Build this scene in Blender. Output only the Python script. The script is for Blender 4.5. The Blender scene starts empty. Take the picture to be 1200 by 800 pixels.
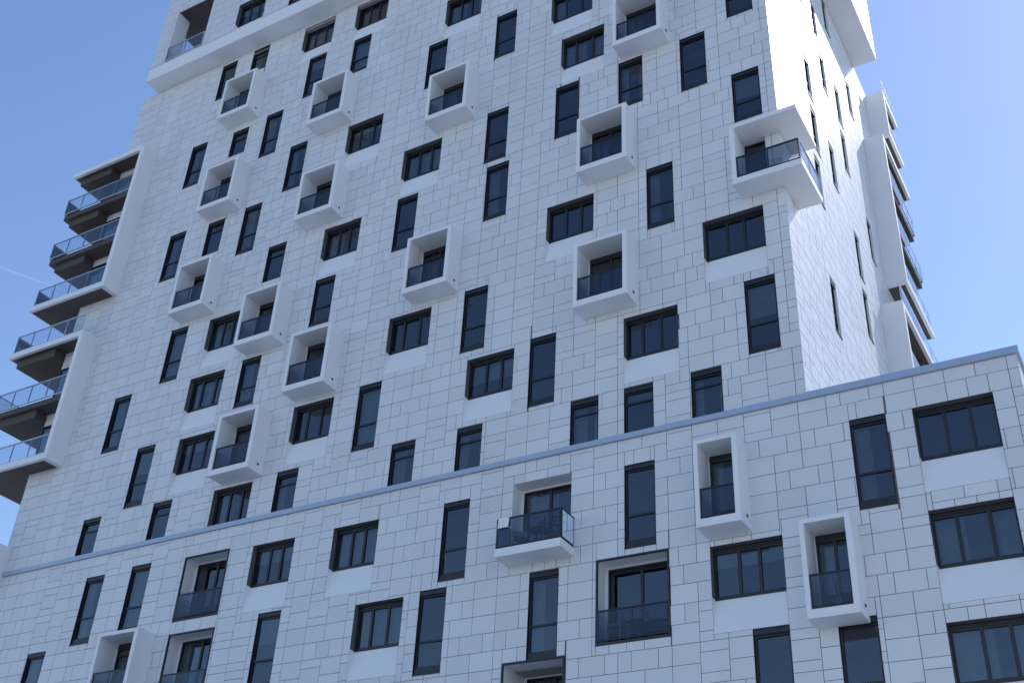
import bpy, random, math, bmesh
from mathutils import Matrix, Vector
random.seed(7)
sc=bpy.context.scene
D=32.0; XL=-46.8; XR=-8.68; XW=-2.4; YB=51.2; Z0=20.96; FH=3.136
ZT=51.2; ZTOP=61.0
def zk(k): return Z0+FH*k
# ---------------------------------------------------------------- materials
def new_mat(name):
    m=bpy.data.materials.new(name); m.use_nodes=True
    nt=m.node_tree; b=nt.nodes.get('Principled BSDF'); return m,nt,b
def plain(name,col,rough=.6,metal=0,noise=.06,scale=3.0,bump=0.0):
    m,nt,b=new_mat(name)
    b.inputs['Roughness'].default_value=rough; b.inputs['Metallic'].default_value=metal
    tc=nt.nodes.new('ShaderNodeTexCoord'); n=nt.nodes.new('ShaderNodeTexNoise'); n.inputs['Scale'].default_value=scale
    n.inputs['Detail'].default_value=6
    r=nt.nodes.new('ShaderNodeValToRGB')
    r.color_ramp.elements[0].position=.3; r.color_ramp.elements[1].position=.7
    r.color_ramp.elements[0].color=[c*(1-noise) for c in col]+[1]; r.color_ramp.elements[1].color=[min(1,c*(1+noise)) for c in col]+[1]
    nt.links.new(tc.outputs['Object'],n.inputs['Vector']); nt.links.new(n.outputs['Fac'],r.inputs['Fac']); nt.links.new(r.outputs['Color'],b.inputs['Base Color'])
    if bump:
        bp=nt.nodes.new('ShaderNodeBump'); bp.inputs['Strength'].default_value=bump; bp.inputs['Distance'].default_value=.02
        nt.links.new(n.outputs['Fac'],bp.inputs['Height']); nt.links.new(bp.outputs[0],b.inputs['Normal'])
    return m
def tile_mat():
    m,nt,b=new_mat('ceramic_tile'); b.inputs['Roughness'].default_value=.34
    at=nt.nodes.new('ShaderNodeAttribute'); at.attribute_name='tone'
    tc=nt.nodes.new('ShaderNodeTexCoord')
    mp=nt.nodes.new('ShaderNodeMapping'); mp.inputs['Scale'].default_value=(1,1,.22)
    n=nt.nodes.new('ShaderNodeTexNoise'); n.inputs['Scale'].default_value=.7; n.inputs['Detail'].default_value=7; n.inputs['Roughness'].default_value=.6
    nt.links.new(tc.outputs['Object'],mp.inputs['Vector']); nt.links.new(mp.outputs[0],n.inputs['Vector'])
    mr=nt.nodes.new('ShaderNodeMapRange'); mr.inputs['From Min'].default_value=.3; mr.inputs['From Max'].default_value=.7
    mr.inputs['To Min'].default_value=.95; mr.inputs['To Max'].default_value=1.02; nt.links.new(n.outputs['Fac'],mr.inputs['Value'])
    mu=nt.nodes.new('ShaderNodeMath'); mu.operation='MULTIPLY'; nt.links.new(mr.outputs[0],mu.inputs[0]); nt.links.new(at.outputs['Fac'],mu.inputs[1])
    mx=nt.nodes.new('ShaderNodeVectorMath'); mx.operation='SCALE'; mx.inputs[0].default_value=(.745,.745,.755)
    nt.links.new(mu.outputs[0],mx.inputs['Scale']); nt.links.new(mx.outputs[0],b.inputs['Base Color'])
    return m
def glass_mat(name,tint,ior=1.9,base=.05):
    m,nt,b=new_mat(name); nt.nodes.remove(b); out=nt.nodes['Material Output']
    tr=nt.nodes.new('ShaderNodeBsdfTransparent'); tr.inputs[0].default_value=(*tint,1)
    gl=nt.nodes.new('ShaderNodeBsdfGlossy'); gl.inputs['Roughness'].default_value=.02; gl.inputs['Color'].default_value=(.82,.92,1,1)
    fr=nt.nodes.new('ShaderNodeFresnel'); fr.inputs['IOR'].default_value=ior
    ad=nt.nodes.new('ShaderNodeMath'); ad.operation='ADD'; ad.inputs[1].default_value=base; ad.use_clamp=True
    tc=nt.nodes.new('ShaderNodeTexCoord'); n=nt.nodes.new('ShaderNodeTexNoise'); n.inputs['Scale'].default_value=1.1
    bp=nt.nodes.new('ShaderNodeBump'); bp.inputs['Strength'].default_value=.1; bp.inputs['Distance'].default_value=.05
    nt.links.new(tc.outputs['Object'],n.inputs['Vector']); nt.links.new(n.outputs['Fac'],bp.inputs['Height']); nt.links.new(bp.outputs[0],gl.inputs['Normal'])
    mx=nt.nodes.new('ShaderNodeMixShader'); nt.links.new(fr.outputs[0],ad.inputs[0]); nt.links.new(ad.outputs[0],mx.inputs[0])
    nt.links.new(tr.outputs[0],mx.inputs[1]); nt.links.new(gl.outputs[0],mx.inputs[2]); nt.links.new(mx.outputs[0],out.inputs['Surface'])
    return m
M={
 'facade_tiles':tile_mat(),
 'joint_backing':plain('joint_dark_grey',(.17,.17,.19),.9),  # plain dark grey backing that shows through the gaps between tiles
 'white_render':plain('white_render',(.84,.84,.85),.6,noise=.02,scale=.8,bump=.04),
 'window_frames':plain('anthracite_aluminium',(.012,.014,.018),.4,noise=.1),
 'window_glass':glass_mat('window_glass',(.33,.40,.45),1.75,.04),
 'railing_glass':glass_mat('railing_glass',(.30,.34,.41),1.5,.02),
 'clear_railing_glass':glass_mat('clear_railing_glass',(.74,.80,.85),1.5,.04),
 'railing_metal':plain('dark_railing_metal',(.02,.022,.028),.35,.3),
 'light_metal':plain('brushed_metal',(.55,.58,.62),.4,.6),
 'window_reveals':plain('taupe_reveal',(.12,.115,.115),.6),
 'curtains':plain('curtain_cloth',(.64,.65,.64),.9,noise=.15,scale=2),
 'interior':plain('interior_plaster',(.38,.37,.34),.9),
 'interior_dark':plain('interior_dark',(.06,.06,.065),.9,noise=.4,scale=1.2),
 'metal_band':plain('coping_aluminium',(.42,.48,.58),.35,.35,noise=.03),
 'dark_soffit':plain('brown_soffit',(.08,.065,.057),.7),
 'roof':plain('roof_membrane',(.3,.3,.3),.9),
}
# ---------------------------------------------------------------- mesh buffers
BUF={}
def buf(n): return BUF.setdefault(n,([],[],[]))
def quad(n,pts,tone=1.0):
    v,f,t=buf(n); i=len(v); v.extend(pts); f.append((i,i+1,i+2,i+3)); t.append(tone)
def box(n,F,u0,u1,v0,v1,d0,d1,tone=1.0,back=True):
    v,f,t=buf(n); i=len(v)
    v.extend([F(u0,v0,d0),F(u1,v0,d0),F(u1,v1,d0),F(u0,v1,d0),F(u0,v0,d1),F(u1,v0,d1),F(u1,v1,d1),F(u0,v1,d1)])
    fs=[(4,5,6,7),(0,1,5,4),(1,2,6,5),(2,3,7,6),(3,0,4,7)]
    if back: fs.append((3,2,1,0))
    for q in fs: f.append(tuple(i+a for a in q)); t.append(tone)
def ring(n,F,O,I,d0,d1):
    v,f,t=buf(n); i=len(v)
    def c(r,d): return [F(r[0],r[2],d),F(r[1],r[2],d),F(r[1],r[3],d),F(r[0],r[3],d)]
    v.extend(c(O,d0)+c(O,d1)+c(I,d0)+c(I,d1))
    for a in range(4):
        b=(a+1)%4
        for q in ((a,b,4+b,4+a),(4+a,4+b,12+b,12+a),(12+a,12+b,8+b,8+a),(8+a,8+b,b,a)):
            f.append(tuple(i+x for x in q)); t.append(1.0)
def Ff(u,v,d): return (u,D-d,v)
def Fb(u,v,d): return (u,D-1-d,v)
def Fr(u,v,d): return (XR+d,u,v)
def Fl(u,v,d): return (XL-d,u,v)
def Fw(u,v,d): return (XW+d,u,v)
def Fk(u,v,d): return (u,YB+d,v)
def rsub(r,holes):
    ps=[r]
    for h in holes:
        nx=[]
        for p in ps:
            if h[0]>=p[1] or h[1]<=p[0] or h[2]>=p[3] or h[3]<=p[2]: nx.append(p); continue
            a0,a1,b0,b1=p
            if h[0]>a0: nx.append((a0,h[0],b0,b1))
            if h[1]<a1: nx.append((h[1],a1,b0,b1))
            m0,m1=max(a0,h[0]),min(a1,h[1])
            if h[2]>b0: nx.append((m0,m1,b0,h[2]))
            if h[3]<b1: nx.append((m0,m1,h[3],b1))
        ps=nx
    return ps
def tiles(F,u0,u1,v0,v1,holes,gap=.019):
    rh=FH/5; mh=2*rh; hh=rh/2
    k=math.floor((v0-Z0)/mh)
    while Z0+k*mh<v1:
        b=Z0+k*mh; u=u0-(.9 if k%2 else 0)
        while u<u1:
            r=random.random(); W=1.8
            if r<.36: c=[(0,.9,0,rh),(.9,1.8,0,rh),(0,.45,rh,mh),(.45,1.35,rh,mh),(1.35,1.8,rh,mh)]
            elif r<.52: c=[(0,.9,0,rh),(.9,1.8,0,rh),(0,.9,rh,mh),(.9,1.8,rh,mh)]
            elif r<.72: c=[(0,.9,0,hh),(0,.9,hh,hh+rh),(0,.9,hh+rh,mh),(.9,1.8,0,rh),(.9,1.8,rh,mh)]
            elif r<.90: c=[(.9,1.8,0,hh),(.9,1.8,hh,hh+rh),(.9,1.8,hh+rh,mh),(0,.9,0,rh),(0,.9,rh,mh)]
            else: c=[(0,.6,0,rh),(.6,1.2,0,rh),(1.2,1.8,0,rh),(0,.9,rh,mh),(.9,1.8,rh,mh)]
            cell=(max(u,u0),min(u+W,u1),max(b,v0),min(b+mh,v1))
            if cell[1]>cell[0]:
                hs=[h for h in holes if not(h[0]>=cell[1] or h[1]<=cell[0] or h[2]>=cell[3] or h[3]<=cell[2])]
                for p in rsub(cell,hs): quad('joint_backing',[F(p[0],p[2],-.03),F(p[1],p[2],-.03),F(p[1],p[3],-.03),F(p[0],p[3],-.03)])
                for q in c:
                    t=(max(u+q[0],u0),min(u+q[1],u1),max(b+q[2],v0),min(b+q[3],v1))
                    if t[1]-t[0]<.03 or t[3]-t[2]<.03: continue
                    tone=min(1.05,max(.90,random.gauss(.99,.022)))
                    dz=random.uniform(-.003,.003)
                    for p in rsub(t,hs):
                        g=gap/2
                        if p[1]-p[0]<.05 or p[3]-p[2]<.05: continue
                        box('facade_tiles',F,p[0]+g,p[1]-g,p[2]+g,p[3]-g,-.029,dz,tone,back=False)
            u+=W
        k+=1
def curtain(F,u0,u1,v0,v1,d):
    n=max(4,int((u1-u0)/.07)); v,f,t=buf('curtains'); i=len(v); ph=random.random()*6
    for a in range(n+1):
        u=u0+(u1-u0)*a/n; dd=d+.035*math.sin(a*1.9+ph)+.01*math.sin(a*.7)
        v.append(F(u,v0,dd)); v.append(F(u,v1,dd))
    for a in range(n): f.append((i+2*a,i+2*a+2,i+2*a+3,i+2*a+1)); t.append(1)
def pane(F,u0,u1,v0,v1,d,n='window_glass'):
    a,b=[random.uniform(-.010,.010) for _ in range(2)]
    quad(n,[F(u0,v0,d+a+b),F(u1,v0,d-a+b),F(u1,v1,d-a-b),F(u0,v1,d+a-b)])
def reveal(F,u0,u1,v0,v1,d0,d1,n,bottom=True):
    if bottom: quad(n,[F(u0,v0,d0),F(u1,v0,d0),F(u1,v0,d1),F(u0,v0,d1)])
    quad(n,[F(u0,v1,d0),F(u1,v1,d0),F(u1,v1,d1),F(u0,v1,d1)])
    quad(n,[F(u0,v0,d0),F(u0,v1,d0),F(u0,v1,d1),F(u0,v0,d1)])
    quad(n,[F(u1,v0,d0),F(u1,v1,d0),F(u1,v1,d1),F(u1,v0,d1)])
fw=.065
def sash(F,u0,u1,v0,v1,d,bars_v=(),bars_h=(),w=fw):
    ring('window_frames',F,(u0,u1,v0,v1),(u0+w,u1-w,v0+w,v1-w),d,d+.08)
    for b in bars_h:
        box('window_frames',F,u0+w,u1-w,b-w*.55,b+w*.55,d,d+.07)
    hv=[v0+w]+[b for b in bars_h]+[v1-w]
    for b in bars_v:
        for i in range(len(hv)-1):
            lo=hv[i]+(w*.55 if i else 0); hi=hv[i+1]-(w*.55 if i<len(hv)-2 else 0)
            box('window_frames',F,b-w*.75,b+w*.75,lo,hi,d+.002,d+.075)
    uv=[u0+w]+list(bars_v)+[u1-w]
    for i in range(len(uv)-1):
        for j in range(len(hv)-1): pane(F,uv[i],uv[i+1],hv[j],hv[j+1],d+.03)
def window(F,holes,uc,k,kind,w=None,h=None,panel=True,vc=None,rev='window_frames'):
    v=vc if vc is not None else zk(k)
    if kind=='T':
        w=w or 1.1; h=h or 2.95; u0,u1,v0,v1=uc-w/2,uc+w/2,v-h/2,v+h/2; r=.17
        holes.append((u0,u1,v0,v1)); reveal(F,u0,u1,v0,v1,0,-r,rev)
        box('window_frames',F,u0,u1,v0-.06,v0-.002,-.028,.03)
        box('window_frames',F,u0+.001,u1-.001,v1-.17,v1-.001,-r,-.03)
        box('window_frames',F,u0+.001,u1-.001,v0+.001,v0+.2,-r,-.06)
        sash(F,u0,u1,v0+.2,v1-.17,-r,(),(v0+.2+(h-.37)*.36,))
    elif kind=='S':
        w=w or 1.1; h=h or 1.8; u0,u1,v0,v1=uc-w/2,uc+w/2,v-h/2,v+h/2; r=.17
        holes.append((u0,u1,v0,v1)); reveal(F,u0,u1,v0,v1,0,-r,'window_frames')
        box('window_frames',F,u0+.001,u1-.001,v1-.17,v1-.001,-r,-.03)
        sash(F,u0,u1,v0,v1-.17,-r,(),(v1-.17-.42,))
    elif kind=='W':
        w=w or 2.1; h=h or 1.62; u0,u1,v0,v1=uc-w/2,uc+w/2,v-h/2,v+h/2; r=.32
        if panel:
            p=1.14; dp=-.26
            holes.append((u0,u1,v0-p,v1))
            quad('white_render',[F(u0,v0-p,-.006),F(u1,v0-p,-.006),F(u1,v0,dp),F(u0,v0,dp)])
            quad('white_render',[F(u0,v0,dp),F(u1,v0,dp),F(u1,v0,-r),F(u0,v0,-r)])
            for uu in (u0,u1):
                quad('white_render',[F(uu,v0-p,-.006),F(uu,v0,dp),F(uu,v0,0),F(uu,v0-p,0)])
            box('window_frames',F,u0+.01,u1-.01,v0-.04,v0+.012,dp-.02,dp+.03)
        else: holes.append((u0,u1,v0,v1))
        reveal(F,u0,u1,v0,v1,0,-r,'window_reveals',bottom=not panel)
        a=u0+w*random.choice((.30,.36)); b=u0+w*random.choice((.64,.68))
        box('window_frames',F,u0+.001,u1-.001,v1-.12,v1-.001,-r,-r+.1)
        sash(F,u0,u1,v0+.013,v1-.12,-r,(a,b),())
    x=random.random(); dd=-r-.16
    if x<.30:
        curtain(F,u0-.1,u0+w*random.uniform(.25,.5),v0,v1,dd)
        if random.random()<.5: curtain(F,u1-w*random.uniform(.15,.35),u1+.1,v0,v1,dd-.05)
    elif x<.40: curtain(F,u0-.1,u1+.1,v0,v1,dd)
    elif x<.52:
        s=v1-h*random.uniform(.25,.65); quad('curtains',[F(u0-.05,s,dd+.08),F(u1+.05,s,dd+.08),F(u1+.05,v1,dd+.08),F(u0-.05,v1,dd+.08)])
def rail(F,u0,u1,v0,d,h=1.05,glass='railing_glass',metal='railing_metal',n=1):
    box(metal,F,u0,u1,v0+h-.05,v0+h,d-.03,d+.03)
    box(metal,F,u0,u1,v0+.04,v0+.10,d-.025,d+.025)
    for i in range(n+1):
        uu=u0+.02+(u1-u0-.04)*i/n
        box(metal,F,uu-.02,uu+.02,v0+.10,v0+h-.05,d-.022,d+.022)
    pane(F,u0+.03,u1-.03,v0+.11,v0+h-.06,d+.026,glass)
def door(F,u0,u1,v0,v1,d,n=2):
    sash(F,u0,u1,v0,v1,d,[u0+(u1-u0)*i/n for i in range(1,n)],(v1-.5,) if random.random()<.3 else ())
    if random.random()<.35: curtain(F,u0,u0+(u1-u0)*random.uniform(.3,.6),v0,v1,d-.2)
def recess(F,holes,u0,u1,v0,v1,depth,mat='white_render'):
    holes.append((u0,u1,v0,v1)); reveal(F,u0,u1,v0,v1,0,-depth,mat)
def backwall(F,u0,u1,v0,v1,d,du0,du1,dv1):
    for p in rsub((u0,u1,v0,v1),[(du0,du1,v0,dv1)]):
        quad('white_render',[F(p[0],p[2],d),F(p[1],p[2],d),F(p[1],p[3],d),F(p[0],p[3],d)])
    door(F,du0,du1,v0,dv1,d-.05,2 if du1-du0>1.1 else 1)
def boxbalcony(F,holes,uc,k,w=2.2,h=2.9,dep=.9):
    v=zk(k); u0,u1,v0,v1=uc-w/2,uc+w/2,v-h/2,v+h/2
    t=.15 if w>1.8 else .14; I=(u0+t,u1-t-.03,v0+.26,v1-.14)
    ring('white_render',F,(u0,u1,v0,v1),I,-.028,dep)
    bd=.06
    holes.append(I); reveal(F,*I,-.028,-bd,'white_render')
    wi=I[1]-I[0]
    backwall(F,I[0],I[1],I[2],I[3],-bd,I[0]+wi*.04,I[1]-.02,I[3]-.03)
    box('window_frames',F,I[0]+wi*.04,I[1]-.02,I[3]-.28,I[3]-.04,-bd,-bd+.04)
    rail(F,I[0]+.01,I[1]-.01,I[2],dep-.09,1.05,n=1 if w<1.8 else 2)
    box('window_frames',F,u1+.001,u1+.03,v0+.32,v0+.40,dep*.35,dep*.35+.08)
# ---------------------------------------------------------------- main facade
H=[]
for u,k in [(-39.8,9.12),(-33,8.24),(-35.3,7.21),(-40.6,7.19),(-33.1,6.21),(-35.4,5.2),(-40.5,5.2),(-38.6,3.13),(-25.7,4.21),(-25,7.27),(-21.2,5.27),(-21,4.22),(-17.7,5.26),(-11.9,5.30),(-13.5,3.23),(-9.9,1.13),(-18.4,1.14),(-21.6,2.17),(-26.4,1.12),(-41.4,2.14),(-38.9,1.1),(-9.8,6.33),(-40.1,-.83),(-37.4,-.80),(-42.6,-1.8),(-29.8,-1.8),(-21.7,-.84),(-22.4,-1.87),(-18,-1.88),(-14.5,-.84),(-6.9,-.86),(-10.4,-2.82),(-7.9,-2.84)]:
    window(Ff,H,u,k,'T',h=2.7 if k>9 else None)
for u,k,h in [(-30,8.27,2.5),(-21.1,7.3,2.8),(-14.7,5.34,2.6),(-9.8,4.4,2.5),(-29.8,3.26,2.5),(-33.4,2.22,2.45)]:
    window(Ff,H,u,k,'T',h=h)
for u,k in [(-37.5,9.3),(-37.6,7.32),(-37.8,5.29),(-33.2,4.3),(-12,.3),(-14.5,.3),(-16.6,.3),(-21.4,.3),(-24.4,.3),(-30.1,.3),(-37,.29),(-41.3,.29)]:
    window(Ff,H,u,k,'S',h=2.1 if k in(4.3,5.29) else None)
for u,k in [(-33.3,9.31),(-29.7,9.29),(-23.7,8.39),(-17.6,7.45),(-28.9,6.36),(-25.2,5.35),(-29.3,4.33),(-17,6.41),(-17.4,3.34),(-10.7,2.34),(-14,1.28),(-24.8,2.3),(-20.7,1.29),(-36,2.29),(-35.6,3.31),(-35.8,1.27),(-29.3,1.29),(-30.2,-.66),(-26.2,-.65),(-24.7,-1.69),(-11,-1.72),(-4.4,-.66),(-4.4,-1.73),(-4.4,-2.78)]:
    window(Ff,H,u,k,'W',w=2.3 if u>-12 else None)
window(Ff,H,-33,.29,'W',panel=False)
for u,k in [(-37.6,8.21),(-30.9,7.16),(-37.4,6.15),(-30.5,5.17),(-23.5,6.21),(-14,6.26),(-15.6,4.22),(-23.6,3.13),(-15.6,2.14),(-37.6,4.15),(-32.7,3.13),(-29.3,2.1),(-32.6,1.07),(-36.8,-1.82)]:
    boxbalcony(Ff,H,u,k)
boxbalcony(Ff,H,-11.5,-.89,1.45,3.0); boxbalcony(Ff,H,-8.3,-1.95,1.5,3.0)
# corner balcony
c0=zk(3.22)-1.42; c1=c0+2.85
recess(Ff,H,-10.12,-9.25,c0+.26,c1-.17,.3); door(Ff,-10.12,-9.25,c0+.26,c1-.2,-.3,1)
box('white_render',Ff,-10.3,-7.75,c0,c0+.26,.001,.9); box('white_render',Ff,-10.3,-7.75,c1-.16,c1,.001,.9)
box('white_render',Ff,-10.3,-10.13,c0+.26,c1-.16,.001,.9)
box('white_render',Fr,D+.0005,D+1.5,c0,c0+.26,.001,.93); box('white_render',Fr,D+.0005,D+1.5,c1-.16,c1,.001,.93)
rail(Ff,-10.12,-7.8,c0+.26,.84,1.0,n=2); rail(Fr,D-.8,D+1.45,c0+.26,.87,1.0,n=2)
def loggia(u,k,w=2.4,h=2.75,dep=1.5,proj=0,mat='white_render'):
    v=zk(k); u0,u1,v0,v1=u-w/2,u+w/2,v-h/2,v+h/2
    recess(Ff,H,u0,u1,v0,v1,dep,mat); backwall(Ff,u0,u1,v0,v1,-dep,u0+.12,u1-.05,v1-.10)
    if proj:
        box('white_render',Ff,u0-.05,u1+.15,v0-.30,v0-.01,.001,proj)
        rail(Ff,u0-.03,u1+.13,v0-.02,proj-.05,1.1,n=2)
        for uu in (u0-.02,u1+.12):
            g=lambda a,b,c,uu=uu:(uu+c,D-a,b)
            rail(g,.03,proj-.09,v0-.02,0,1.1)
    else:
        ring('window_frames',Ff,(u0,u1,v0,v1),(u0+.06,u1-.06,v0+.08,v1-.06),-.05,.02)
        rail(Ff,u0+.06,u1-.06,v0+.08,.0,1.05,n=2)
loggia(-33.7,-.80,dep=.7); loggia(-33.7,-1.84,dep=.7); loggia(-18.2,-.76,2.3,2.8,.6,.95); loggia(-14.8,-1.85,2.55,2.85,.7); loggia(-18.3,-2.79,2.3)
for k in (-3,-4,-5):
    u=XL+2.2
    while u<(-20.5 if k==-3 else XW-2):
        kind=random.choice('TTWS'); window(Ff,H,u,k+(.18 if kind=='T' else .29),kind); u+=random.choice((3.2,3.8,4.6))
u=XL+3
while u<XW-2.5:
    H.append((u-1.5,u+1.5,.3,3.3)); reveal(Ff,u-1.5,u+1.5,.3,3.3,0,-.3,'window_frames'); sash(Ff,u-1.5,u+1.5,.3,3.3,-.3,(u-.5,u+.5),(2.6,)); u+=4.2
bh=.17
tiles(Ff,XL,XW,.02,Z0-bh,H); tiles(Ff,XL,XR,Z0+.03,ZT,H)
box('metal_band',Ff,XL-.06,XR,Z0-bh,Z0+.03,-.028,.09)
box('metal_band',Ff,XR,XW+.09,Z0-bh,Z0+.06,-.4,.094); box('metal_band',Fw,D+.4,YB,Z0-bh,Z0+.06,-.4,.09)
# right side of tower
HR=[]
for y,ks in ((37.6,(0,2,4,5,6,8,9)),(40.5,(1,5,7,8)),(43.2,(0,3,4,6,7,9)),(46.0,(2,5,8))):
    for k in ks: window(Fr,HR,y+random.uniform(-.3,.3),k+.18,'T',w=.8,h=2.5,rev='white_render')
tiles(Fr,D,YB,Z0+.06,ZT,HR,gap=.030)
HWg=[]
for k in range(-6,0):
    for y in (36,40.5,45): window(Fw,HWg,y,k+.2,random.choice('TS'))
tiles(Fw,D,YB,.02,Z0-bh,HWg)
HLf=[]
for k in range(-5,10):
    for y in (39.5,43.5,47.5): window(Fl,HLf,y,k+.2,random.choice('TTS'))
for k in (5,6,7,2,3,0,-1):
    hz=zk(k)-1.35; HLf.append((D+.8,D+4.5,hz,hz+2.4)); reveal(Fl,D+.8,D+4.5,hz,hz+2.4,0,-.2,'window_frames'); sash(Fl,D+.8,D+4.5,hz,hz+2.4,-.2,(D+2,D+3.2),())
tiles(Fl,D,YB,.02,ZT,HLf)
HB=[]
for k in range(-5,10):
    for x in range(-44,-3,5):
        if x<XR-2 or k<0: window(Fk,HB,x,k+.2,random.choice('TTW'))
tiles(Fk,XL,XR,.02,ZT,HB); tiles(Fk,XR,XW,.02,Z0-bh,HB)
for k in range(-6,10):
    z=zk(k-.36); x1=XW-.45 if k<0 else XR-.45
    box('interior',Ff,XL+.45,x1,z,z+.28,-(YB-D-.45),-.85)
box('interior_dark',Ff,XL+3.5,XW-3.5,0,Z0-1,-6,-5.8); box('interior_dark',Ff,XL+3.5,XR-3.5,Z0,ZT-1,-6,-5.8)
for u in range(-44,-8,6): box('interior',Ff,u-.1+.35,u+.1+.35,0.1,ZT-1,-5.7,-1.6)
box('roof',Ff,XR+.001,XW-.03,Z0-.5,Z0-.15,-(YB-D-.03),-.41)
box('roof',Ff,XL+.03,XR-.03,ZT-.4,ZT-.05,-(YB-D-.03),-.036)
# ---------------------------------------------------------------- projecting top storeys
BX0=-45.6; BX1=-7.4; BY0=D-1; BY1=48.7; fz=1.0
HT=[]
lo=(-44.4,-41.5,ZT+fz+.1,ZT+fz+4.4); HT.append(lo)
for u in (-38,-34.5,-30,-26,-22.5,-18,-14,-10.5):
    for k in (10.4,11.45): window(Fb,HT,u,k+random.choice((0,.05)),random.choice('TTW'))
tiles(Fb,BX0,BX1,ZT+fz,ZTOP,HT)
def Fbl(u,v,d): return (BX0-d,u,v)
def Fbr(u,v,d): return (BX1+d,u,v)
def Fbk(u,v,d): return (u,BY1+d,v)
HS=[(BY0+.9,BY0+3.6,lo[2],lo[3])]
tiles(Fbl,BY0,BY1,ZT+fz,ZTOP,HS)
HS2=[]
for k in (10.3,11.4):
    for y in (35,39,43): window(Fbr,HS2,y,k,'T')
tiles(Fbr,BY0,BY1,ZT+fz,ZTOP,HS2); tiles(Fbk,BX0,BX1,ZT+fz,ZTOP,[])
ring('white_render',lambda u,v,d:(u,v,ZT+d),(BX0,BX1,BY0,BY1),(BX0+4.2,BX1-1.6,BY0+4,BY1-.5),0,fz-.012)
box('roof',lambda u,v,d:(u,v,d),BX0+.04,BX1-.04,BY0+.04,BY1-.04,ZTOP-.4,ZTOP-.02)
ly=BY0+3.6
quad('dark_soffit',[(BX0+.05,BY0+.04,lo[3]),(lo[1]+.03,BY0+.04,lo[3]),(lo[1]+.03,ly,lo[3]),(BX0+.05,ly,lo[3])])
box('white_render',Fb,lo[1],lo[1]+.2,lo[2]-.1,lo[3]+.02,-3.6,-.036)
for p in rsub((BX0+.04,lo[1],lo[2]-.1,lo[3]),[(lo[0]+.1,lo[1]-.1,lo[2],lo[3]-.2)]): box('white_render',Fb,p[0],p[1],p[2],p[3],-3.8,-3.6)
box('white_render',Fb,BX0+.04,lo[0],lo[2]-.1,lo[3],-.9,-.036)
sash(Fb,lo[0]+.1,lo[1]-.1,lo[2],lo[3]-.2,-3.75,(lo[0]+1.4,),(lo[2]+2.4,))
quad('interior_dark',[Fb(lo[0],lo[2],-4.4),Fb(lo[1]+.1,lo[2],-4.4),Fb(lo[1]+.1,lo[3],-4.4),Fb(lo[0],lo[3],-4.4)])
rail(Fb,lo[0],lo[1],lo[2],.02,1.15,'clear_railing_glass','light_metal',2)
rail(Fbl,BY0+.9,BY0+3.6,lo[2],.02,1.15,'clear_railing_glass','light_metal',2)
# ---------------------------------------------------------------- wrap-around corner balcony stacks
def stack(F,uo,uc,uf,levels,z1,dep=1.0,inn=5.0,toprail=False,mid=None):
    s=1 if uo<uc else -1
    def bx(n,a,b,*r): box(n,F,min(a,b),max(a,b),*r)
    z0=levels[0]
    bx('white_render',uf,uf-s*.26,z0,z1,.001,dep)
    for i,z in enumerate(levels+[z1-.30]):
        end=i==0 or i==len(levels); m='white_render' if end else 'dark_soffit'; off=0 if end else .15
        e=uo+s*off; th=.30
        bx(m,e,uc,z,z+th,-inn,dep-off); bx(m,uc,uf-s*.261,z,z+th,.001,dep-off)
        quad('dark_soffit',[F(e+s*.06,z-.006,-inn+.1),F(uc,z-.006,-inn+.1),F(uc,z-.006,dep-.16),F(e+s*.06,z-.006,dep-.16)])
        quad('dark_soffit',[F(uc,z-.006,.03),F(uf-s*.3,z-.006,.03),F(uf-s*.3,z-.006,dep-.16),F(uc,z-.006,dep-.16)])
        if i: bx('dark_soffit',e+s*.35,uc-s*.02,z-.45,z-.008,-inn+.5,dep-.35)
        if i<len(levels) or toprail:
            zz=z+th
            a,b=sorted((uo+s*.15,uf-s*.3)); rail(F,a,b,zz,dep-.08,1.1,'clear_railing_glass','light_metal',4)
            g=(lambda a,b,c:F(uo+s*.15,b,a))
            rail(g,-inn+.1,dep-.12,zz,0,1.1,'clear_railing_glass','light_metal',5)
            if i<len(levels):
                a,b=sorted((uc+s*.1,uf-s*.3))
                if b-a>.5: sash(F,a,b,zz,zz+2.3,.02,(),())
stack(Ff,-49.6,XL,-44.0,[35.9,39.05,42.2],45.6)
stack(Ff,-50.0,XL,-44.5,[26.05,29.4],33.3,toprail=True)
stack(Ff,-50.0,XL,XL+.35,[20.6],22.2,toprail=True)
stack(Fr,54.0,YB,48.35,[35.9,39.05,42.2],45.5)
stack(Fr,54.6,YB,46.2,[23.2,26.4,29.6],33.4,toprail=True)
stack(Fr,54.0,YB,YB-.35,[47.6],50.9,inn=3,toprail=True)
# ---------------------------------------------------------------- build meshes
root=bpy.data.objects.new('apartment_building',None); sc.collection.objects.link(root)
for n,(v,f,t) in BUF.items():
    me=bpy.data.meshes.new(n); me.from_pydata(v,[],f)
    at=me.attributes.new('tone','FLOAT','FACE'); at.data.foreach_set('value',t)
    me.materials.append(M[n]); me.update()
    if n=='white_render':
        bm=bmesh.new(); bm.from_mesh(me); bmesh.ops.recalc_face_normals(bm,faces=bm.faces); bm.to_mesh(me); bm.free()
    o=bpy.data.objects.new(n,me); sc.collection.objects.link(o); o.parent=root
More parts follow.
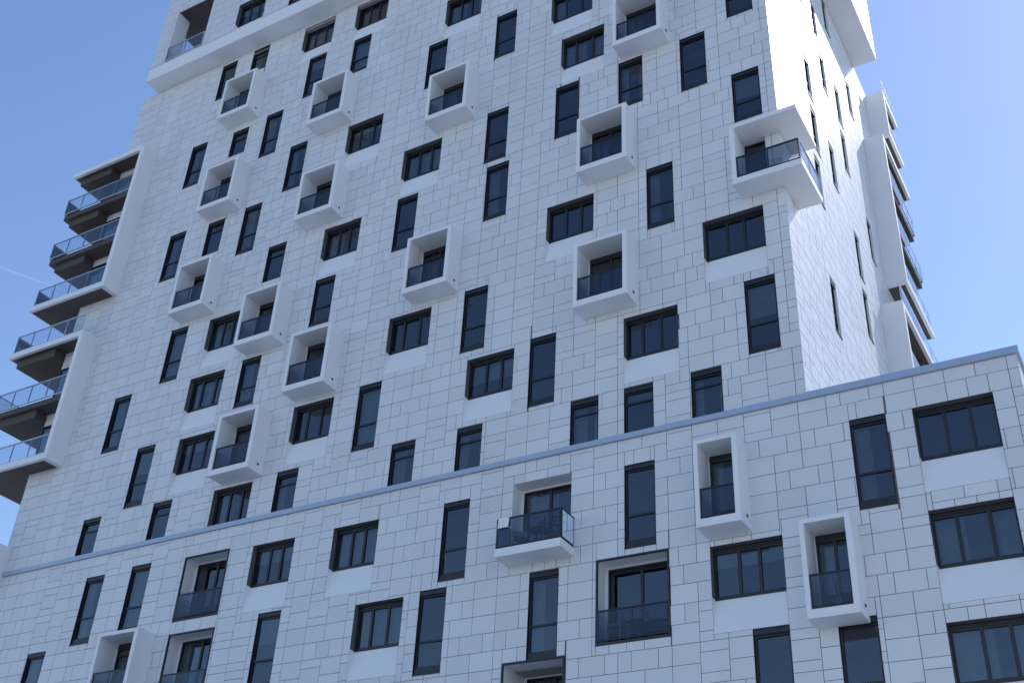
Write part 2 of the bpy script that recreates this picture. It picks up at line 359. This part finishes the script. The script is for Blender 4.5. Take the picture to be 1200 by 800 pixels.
# ---------------------------------------------------------------- things on the balconies
def mesh_obj(name,parts,mats,loc=(0,0,0),rz=0):
    vs=[];fs=[];mi=[]
    for (x0,x1,y0,y1,z0,z1,tx,m) in parts:
        i=len(vs); vs+=[(x0,y0,z0),(x1,y0,z0),(x1,y1,z0),(x0,y1,z0),(x0,y0+tx,z1),(x1,y0+tx,z1),(x1,y1+tx,z1),(x0,y1+tx,z1)]
        for q in ((0,3,2,1),(4,5,6,7),(0,1,5,4),(1,2,6,5),(2,3,7,6),(3,0,4,7)): fs.append(tuple(i+a for a in q)); mi.append(m)
    me=bpy.data.meshes.new(name); me.from_pydata(vs,[],fs)
    for m in mats: me.materials.append(m)
    me.polygons.foreach_set('material_index',mi)
    o=bpy.data.objects.new(name,me); o.location=loc; o.rotation_euler=(0,0,rz); sc.collection.objects.link(o)
    bv=o.modifiers.new('bevel','BEVEL'); bv.width=.006; bv.segments=2
    return o
fr_w=plain('white_chair_frame',(.7,.7,.7),.5); fr_d=plain('dark_chair_frame',(.05,.05,.05),.5)
red=plain('red_chair_fabric',(.45,.06,.04),.8); grey=plain('grey_chair_fabric',(.3,.31,.33),.8); wood=plain('table_wood',(.3,.2,.12),.6)
def chair(loc,rz,a,b):
    P=[(-.24,-.21,-.24,-.21,0,.44,0,0),(.21,.24,-.24,-.21,0,.44,0,0),(-.24,-.21,.21,.24,0,.9,.08,0),(.21,.24,.21,.24,0,.9,.08,0),
       (-.24,.24,-.24,.24,.441,.48,0,1),(-.2,.2,.225,.25,.55,.88,.05,1),(-.27,-.22,-.22,.2,.64,.67,0,0),(.22,.27,-.22,.2,.64,.67,0,0),
       (-.25,-.22,-.22,-.19,.481,.64,0,0),(.22,.25,-.22,-.19,.481,.64,0,0)]
    return mesh_obj('balcony_chair',P,[a,b],loc,rz)
def table(loc):
    return mesh_obj('balcony_table',[(-.3,.3,-.3,.3,.70,.73,0,0),(-.03,.03,-.03,.03,.03,.70,0,1),(-.2,.2,-.03,.03,0,.03,0,1),(-.03,.03,-.2,.2,0,.029,0,1)],[wood,fr_d],loc)
zp=zk(-.76)-1.4
chair((-17.55,D-.45,zp),2.4,fr_d,grey); chair((-18.75,D-.4,zp),.6,fr_w,grey); table((-18.15,D-.35,zp))
zl=zk(-1.85)-1.42
chair((-14.1,D+.35,zl),1.9,fr_d,grey); table((-14.8,D+.36,zl)); chair((-15.5,D+.35,zl),-1.7,fr_w,grey)
chair((-8.0,D-.35,zk(-1.95)-1.5+.26),2.0,fr_w,red)
chair((-15.2,D-.4,zk(4.22)-1.19),.4,fr_d,grey); chair((-37.0,D-.4,zk(6.15)-1.19),.4,fr_d,grey)
me=bpy.data.meshes.new('hanging_towel'); bm=bmesh.new(); rows=[]
# draped over the top bar of the projecting balcony railing
prof=[(.10,.70),(.075,.85),(.06,1.0),(.045,1.09),(0,1.115),(-.045,1.09),(-.06,.95),(-.065,.8)]
for j,(dy,z) in enumerate(prof):
    rows.append([bm.verts.new((-19.3+.42*i/8,D-.90-dy-.008*math.sin(i*1.7+j*.4),zp+z)) for i in range(9)])
for j in range(len(rows)-1):
    for i in range(8): bm.faces.new((rows[j][i],rows[j][i+1],rows[j+1][i+1],rows[j+1][i]))
bm.to_mesh(me); bm.free(); me.materials.append(plain('towel_cloth',(.82,.82,.82),.95)); sc.collection.objects.link(bpy.data.objects.new('hanging_towel',me))
leaf=plain('plant_leaves',(.06,.11,.04),.6,noise=.4,scale=20); pot=plain('terracotta_pot',(.3,.13,.08),.8)
def plant(loc,h=.7):
    me=bpy.data.meshes.new('potted_plant'); bm=bmesh.new()
    bmesh.ops.create_cone(bm,cap_ends=True,segments=16,radius1=.11,radius2=.16,depth=.28,matrix=Matrix.Translation((0,0,.14)))
    for f in bm.faces: f.material_index=1
    for i in range(110):
        a=random.random()*6.28; r=random.random()**.5*.26; z=.3+random.random()*h*(1-r)
        c=Vector((r*math.cos(a),r*math.sin(a),z)); t=Vector((random.gauss(0,1),random.gauss(0,1),random.gauss(.4,.6))).normalized(); s=t.cross(Vector((random.random(),random.random(),random.random()))).normalized()
        L=random.uniform(.06,.13); f=bm.faces.new([bm.verts.new(p) for p in (c,c+t*L*.5+s*L*.22,c+t*L,c+t*L*.5-s*L*.22)]); f.material_index=0
    bm.to_mesh(me); bm.free(); me.materials.append(leaf); me.materials.append(pot)
    o=bpy.data.objects.new('potted_plant',me); o.location=loc; sc.collection.objects.link(o)
plant((-17.2,D-.72,zp)); plant((-34.4,D+.3,zk(-.8)-1.37)); plant((-23.0,D-.5,zk(3.13)-1.19),.5); plant((-29.0,D-.5,zk(2.1)-1.19),.5)
# ---------------------------------------------------------------- ground, pavement, road
def sheet(name,x0,x1,y0,y1,z,mat,thick=0):
    me=bpy.data.meshes.new(name)
    if thick:
        vs=[(x,y,zz) for zz in(z-thick,z) for x,y in((x0,y0),(x1,y0),(x1,y1),(x0,y1))]
        fs=[(4,5,6,7),(0,1,5,4),(1,2,6,5),(2,3,7,6),(3,0,4,7)]
    else: vs=[(x0,y0,z),(x1,y0,z),(x1,y1,z),(x0,y1,z)]; fs=[(0,1,2,3)]
    me.from_pydata(vs,[],fs); me.materials.append(mat); o=bpy.data.objects.new(name,me); sc.collection.objects.link(o); return o
sheet('ground',-3000,3000,-3000,3000,-.12,plain('ground_paving',(.37,.37,.38),.9,noise=.12,scale=.2))
sheet('road',-400,400,-16,-6,-.116,plain('asphalt',(.05,.05,.052),.9,noise=.2,scale=6,bump=.3))
sheet('pavement',-400,400,-5.9,31.6,0,plain('concrete_paving',(.44,.44,.44),.85,noise=.1,scale=1.5),.119)
lm=plain('road_paint',(.75,.75,.73),.7)
me=bpy.data.meshes.new('road_marking'); vs=[];fs=[]
for i in range(-20,20):
    a=len(vs); x=i*9; vs+=[(x,-11.08,-.112),(x+3,-11.08,-.112),(x+3,-10.92,-.112),(x,-10.92,-.112)]; fs.append((a,a+1,a+2,a+3))
me.from_pydata(vs,[],fs); me.materials.append(lm); sc.collection.objects.link(bpy.data.objects.new('road_marking',me))
# ---------------------------------------------------------------- contrail
m,nt,b=new_mat('contrail_vapour'); nt.nodes.remove(b)
tr=nt.nodes.new('ShaderNodeBsdfTransparent'); tl=nt.nodes.new('ShaderNodeBsdfTranslucent'); tl.inputs[0].default_value=(.9,.9,.9,1)
mx=nt.nodes.new('ShaderNodeMixShader'); mx.inputs[0].default_value=.16
nt.links.new(tr.outputs[0],mx.inputs[1]); nt.links.new(tl.outputs[0],mx.inputs[2]); nt.links.new(mx.outputs[0],nt.nodes['Material Output'].inputs['Surface'])
me=bpy.data.meshes.new('contrail'); A=Vector((-8340,4808,6000)); B2=Vector((-8106,5281,6000)); dr=(B2-A)
P=A-dr*3; sd=Vector((dr.y,-dr.x,0)).normalized()
me.from_pydata([P-sd*20,B2-sd*5,B2+sd*5,P+sd*20],[],[(0,1,2,3)]); me.materials.append(m); sc.collection.objects.link(bpy.data.objects.new('contrail',me))
# ---------------------------------------------------------------- light
EL,AZ=48,23
w=bpy.data.worlds.new('World'); sc.world=w; w.use_nodes=True; nt=w.node_tree
sky=nt.nodes.new('ShaderNodeTexSky'); sky.sky_type='NISHITA'; sky.sun_disc=False
sky.sun_elevation=math.radians(EL); sky.sun_rotation=math.radians(AZ); sky.air_density=1.15; sky.dust_density=.2; sky.ozone_density=2.6
hs=nt.nodes.new('ShaderNodeHueSaturation'); hs.inputs['Hue'].default_value=.507; hs.inputs['Saturation'].default_value=1.06; hs.inputs['Value'].default_value=1.3
nt.links.new(sky.outputs[0],hs.inputs['Color']); nt.links.new(hs.outputs[0],nt.nodes['Background'].inputs[0]); nt.nodes['Background'].inputs[1].default_value=.15
sl=bpy.data.lights.new('sun','SUN'); sl.energy=3.0; sl.angle=math.radians(.5); sl.color=(1,.95,.88)
so=bpy.data.objects.new('sun',sl); sc.collection.objects.link(so)
sv=Vector((math.sin(math.radians(AZ))*math.cos(math.radians(EL)),math.cos(math.radians(AZ))*math.cos(math.radians(EL)),math.sin(math.radians(EL))))
so.rotation_euler=sv.to_track_quat('Z','Y').to_euler(); so.location=sv*200
# ---------------------------------------------------------------- camera
cd=bpy.data.cameras.new('camera'); cam=bpy.data.objects.new('camera',cd); sc.collection.objects.link(cam); sc.camera=cam
Rm=Matrix(((.8660,.2374,.4401),(.4978,-.4947,-.7124),(.0486,.8363,-.5464)))
cam.rotation_euler=Rm.to_quaternion().to_euler(); cam.location=(0,0,1.6)
cd.sensor_width=36; cd.lens=36*1372/1200; cd.clip_start=.1; cd.clip_end=30000
sc.view_settings.view_transform='Standard'; sc.view_settings.look='None'; sc.view_settings.exposure=0
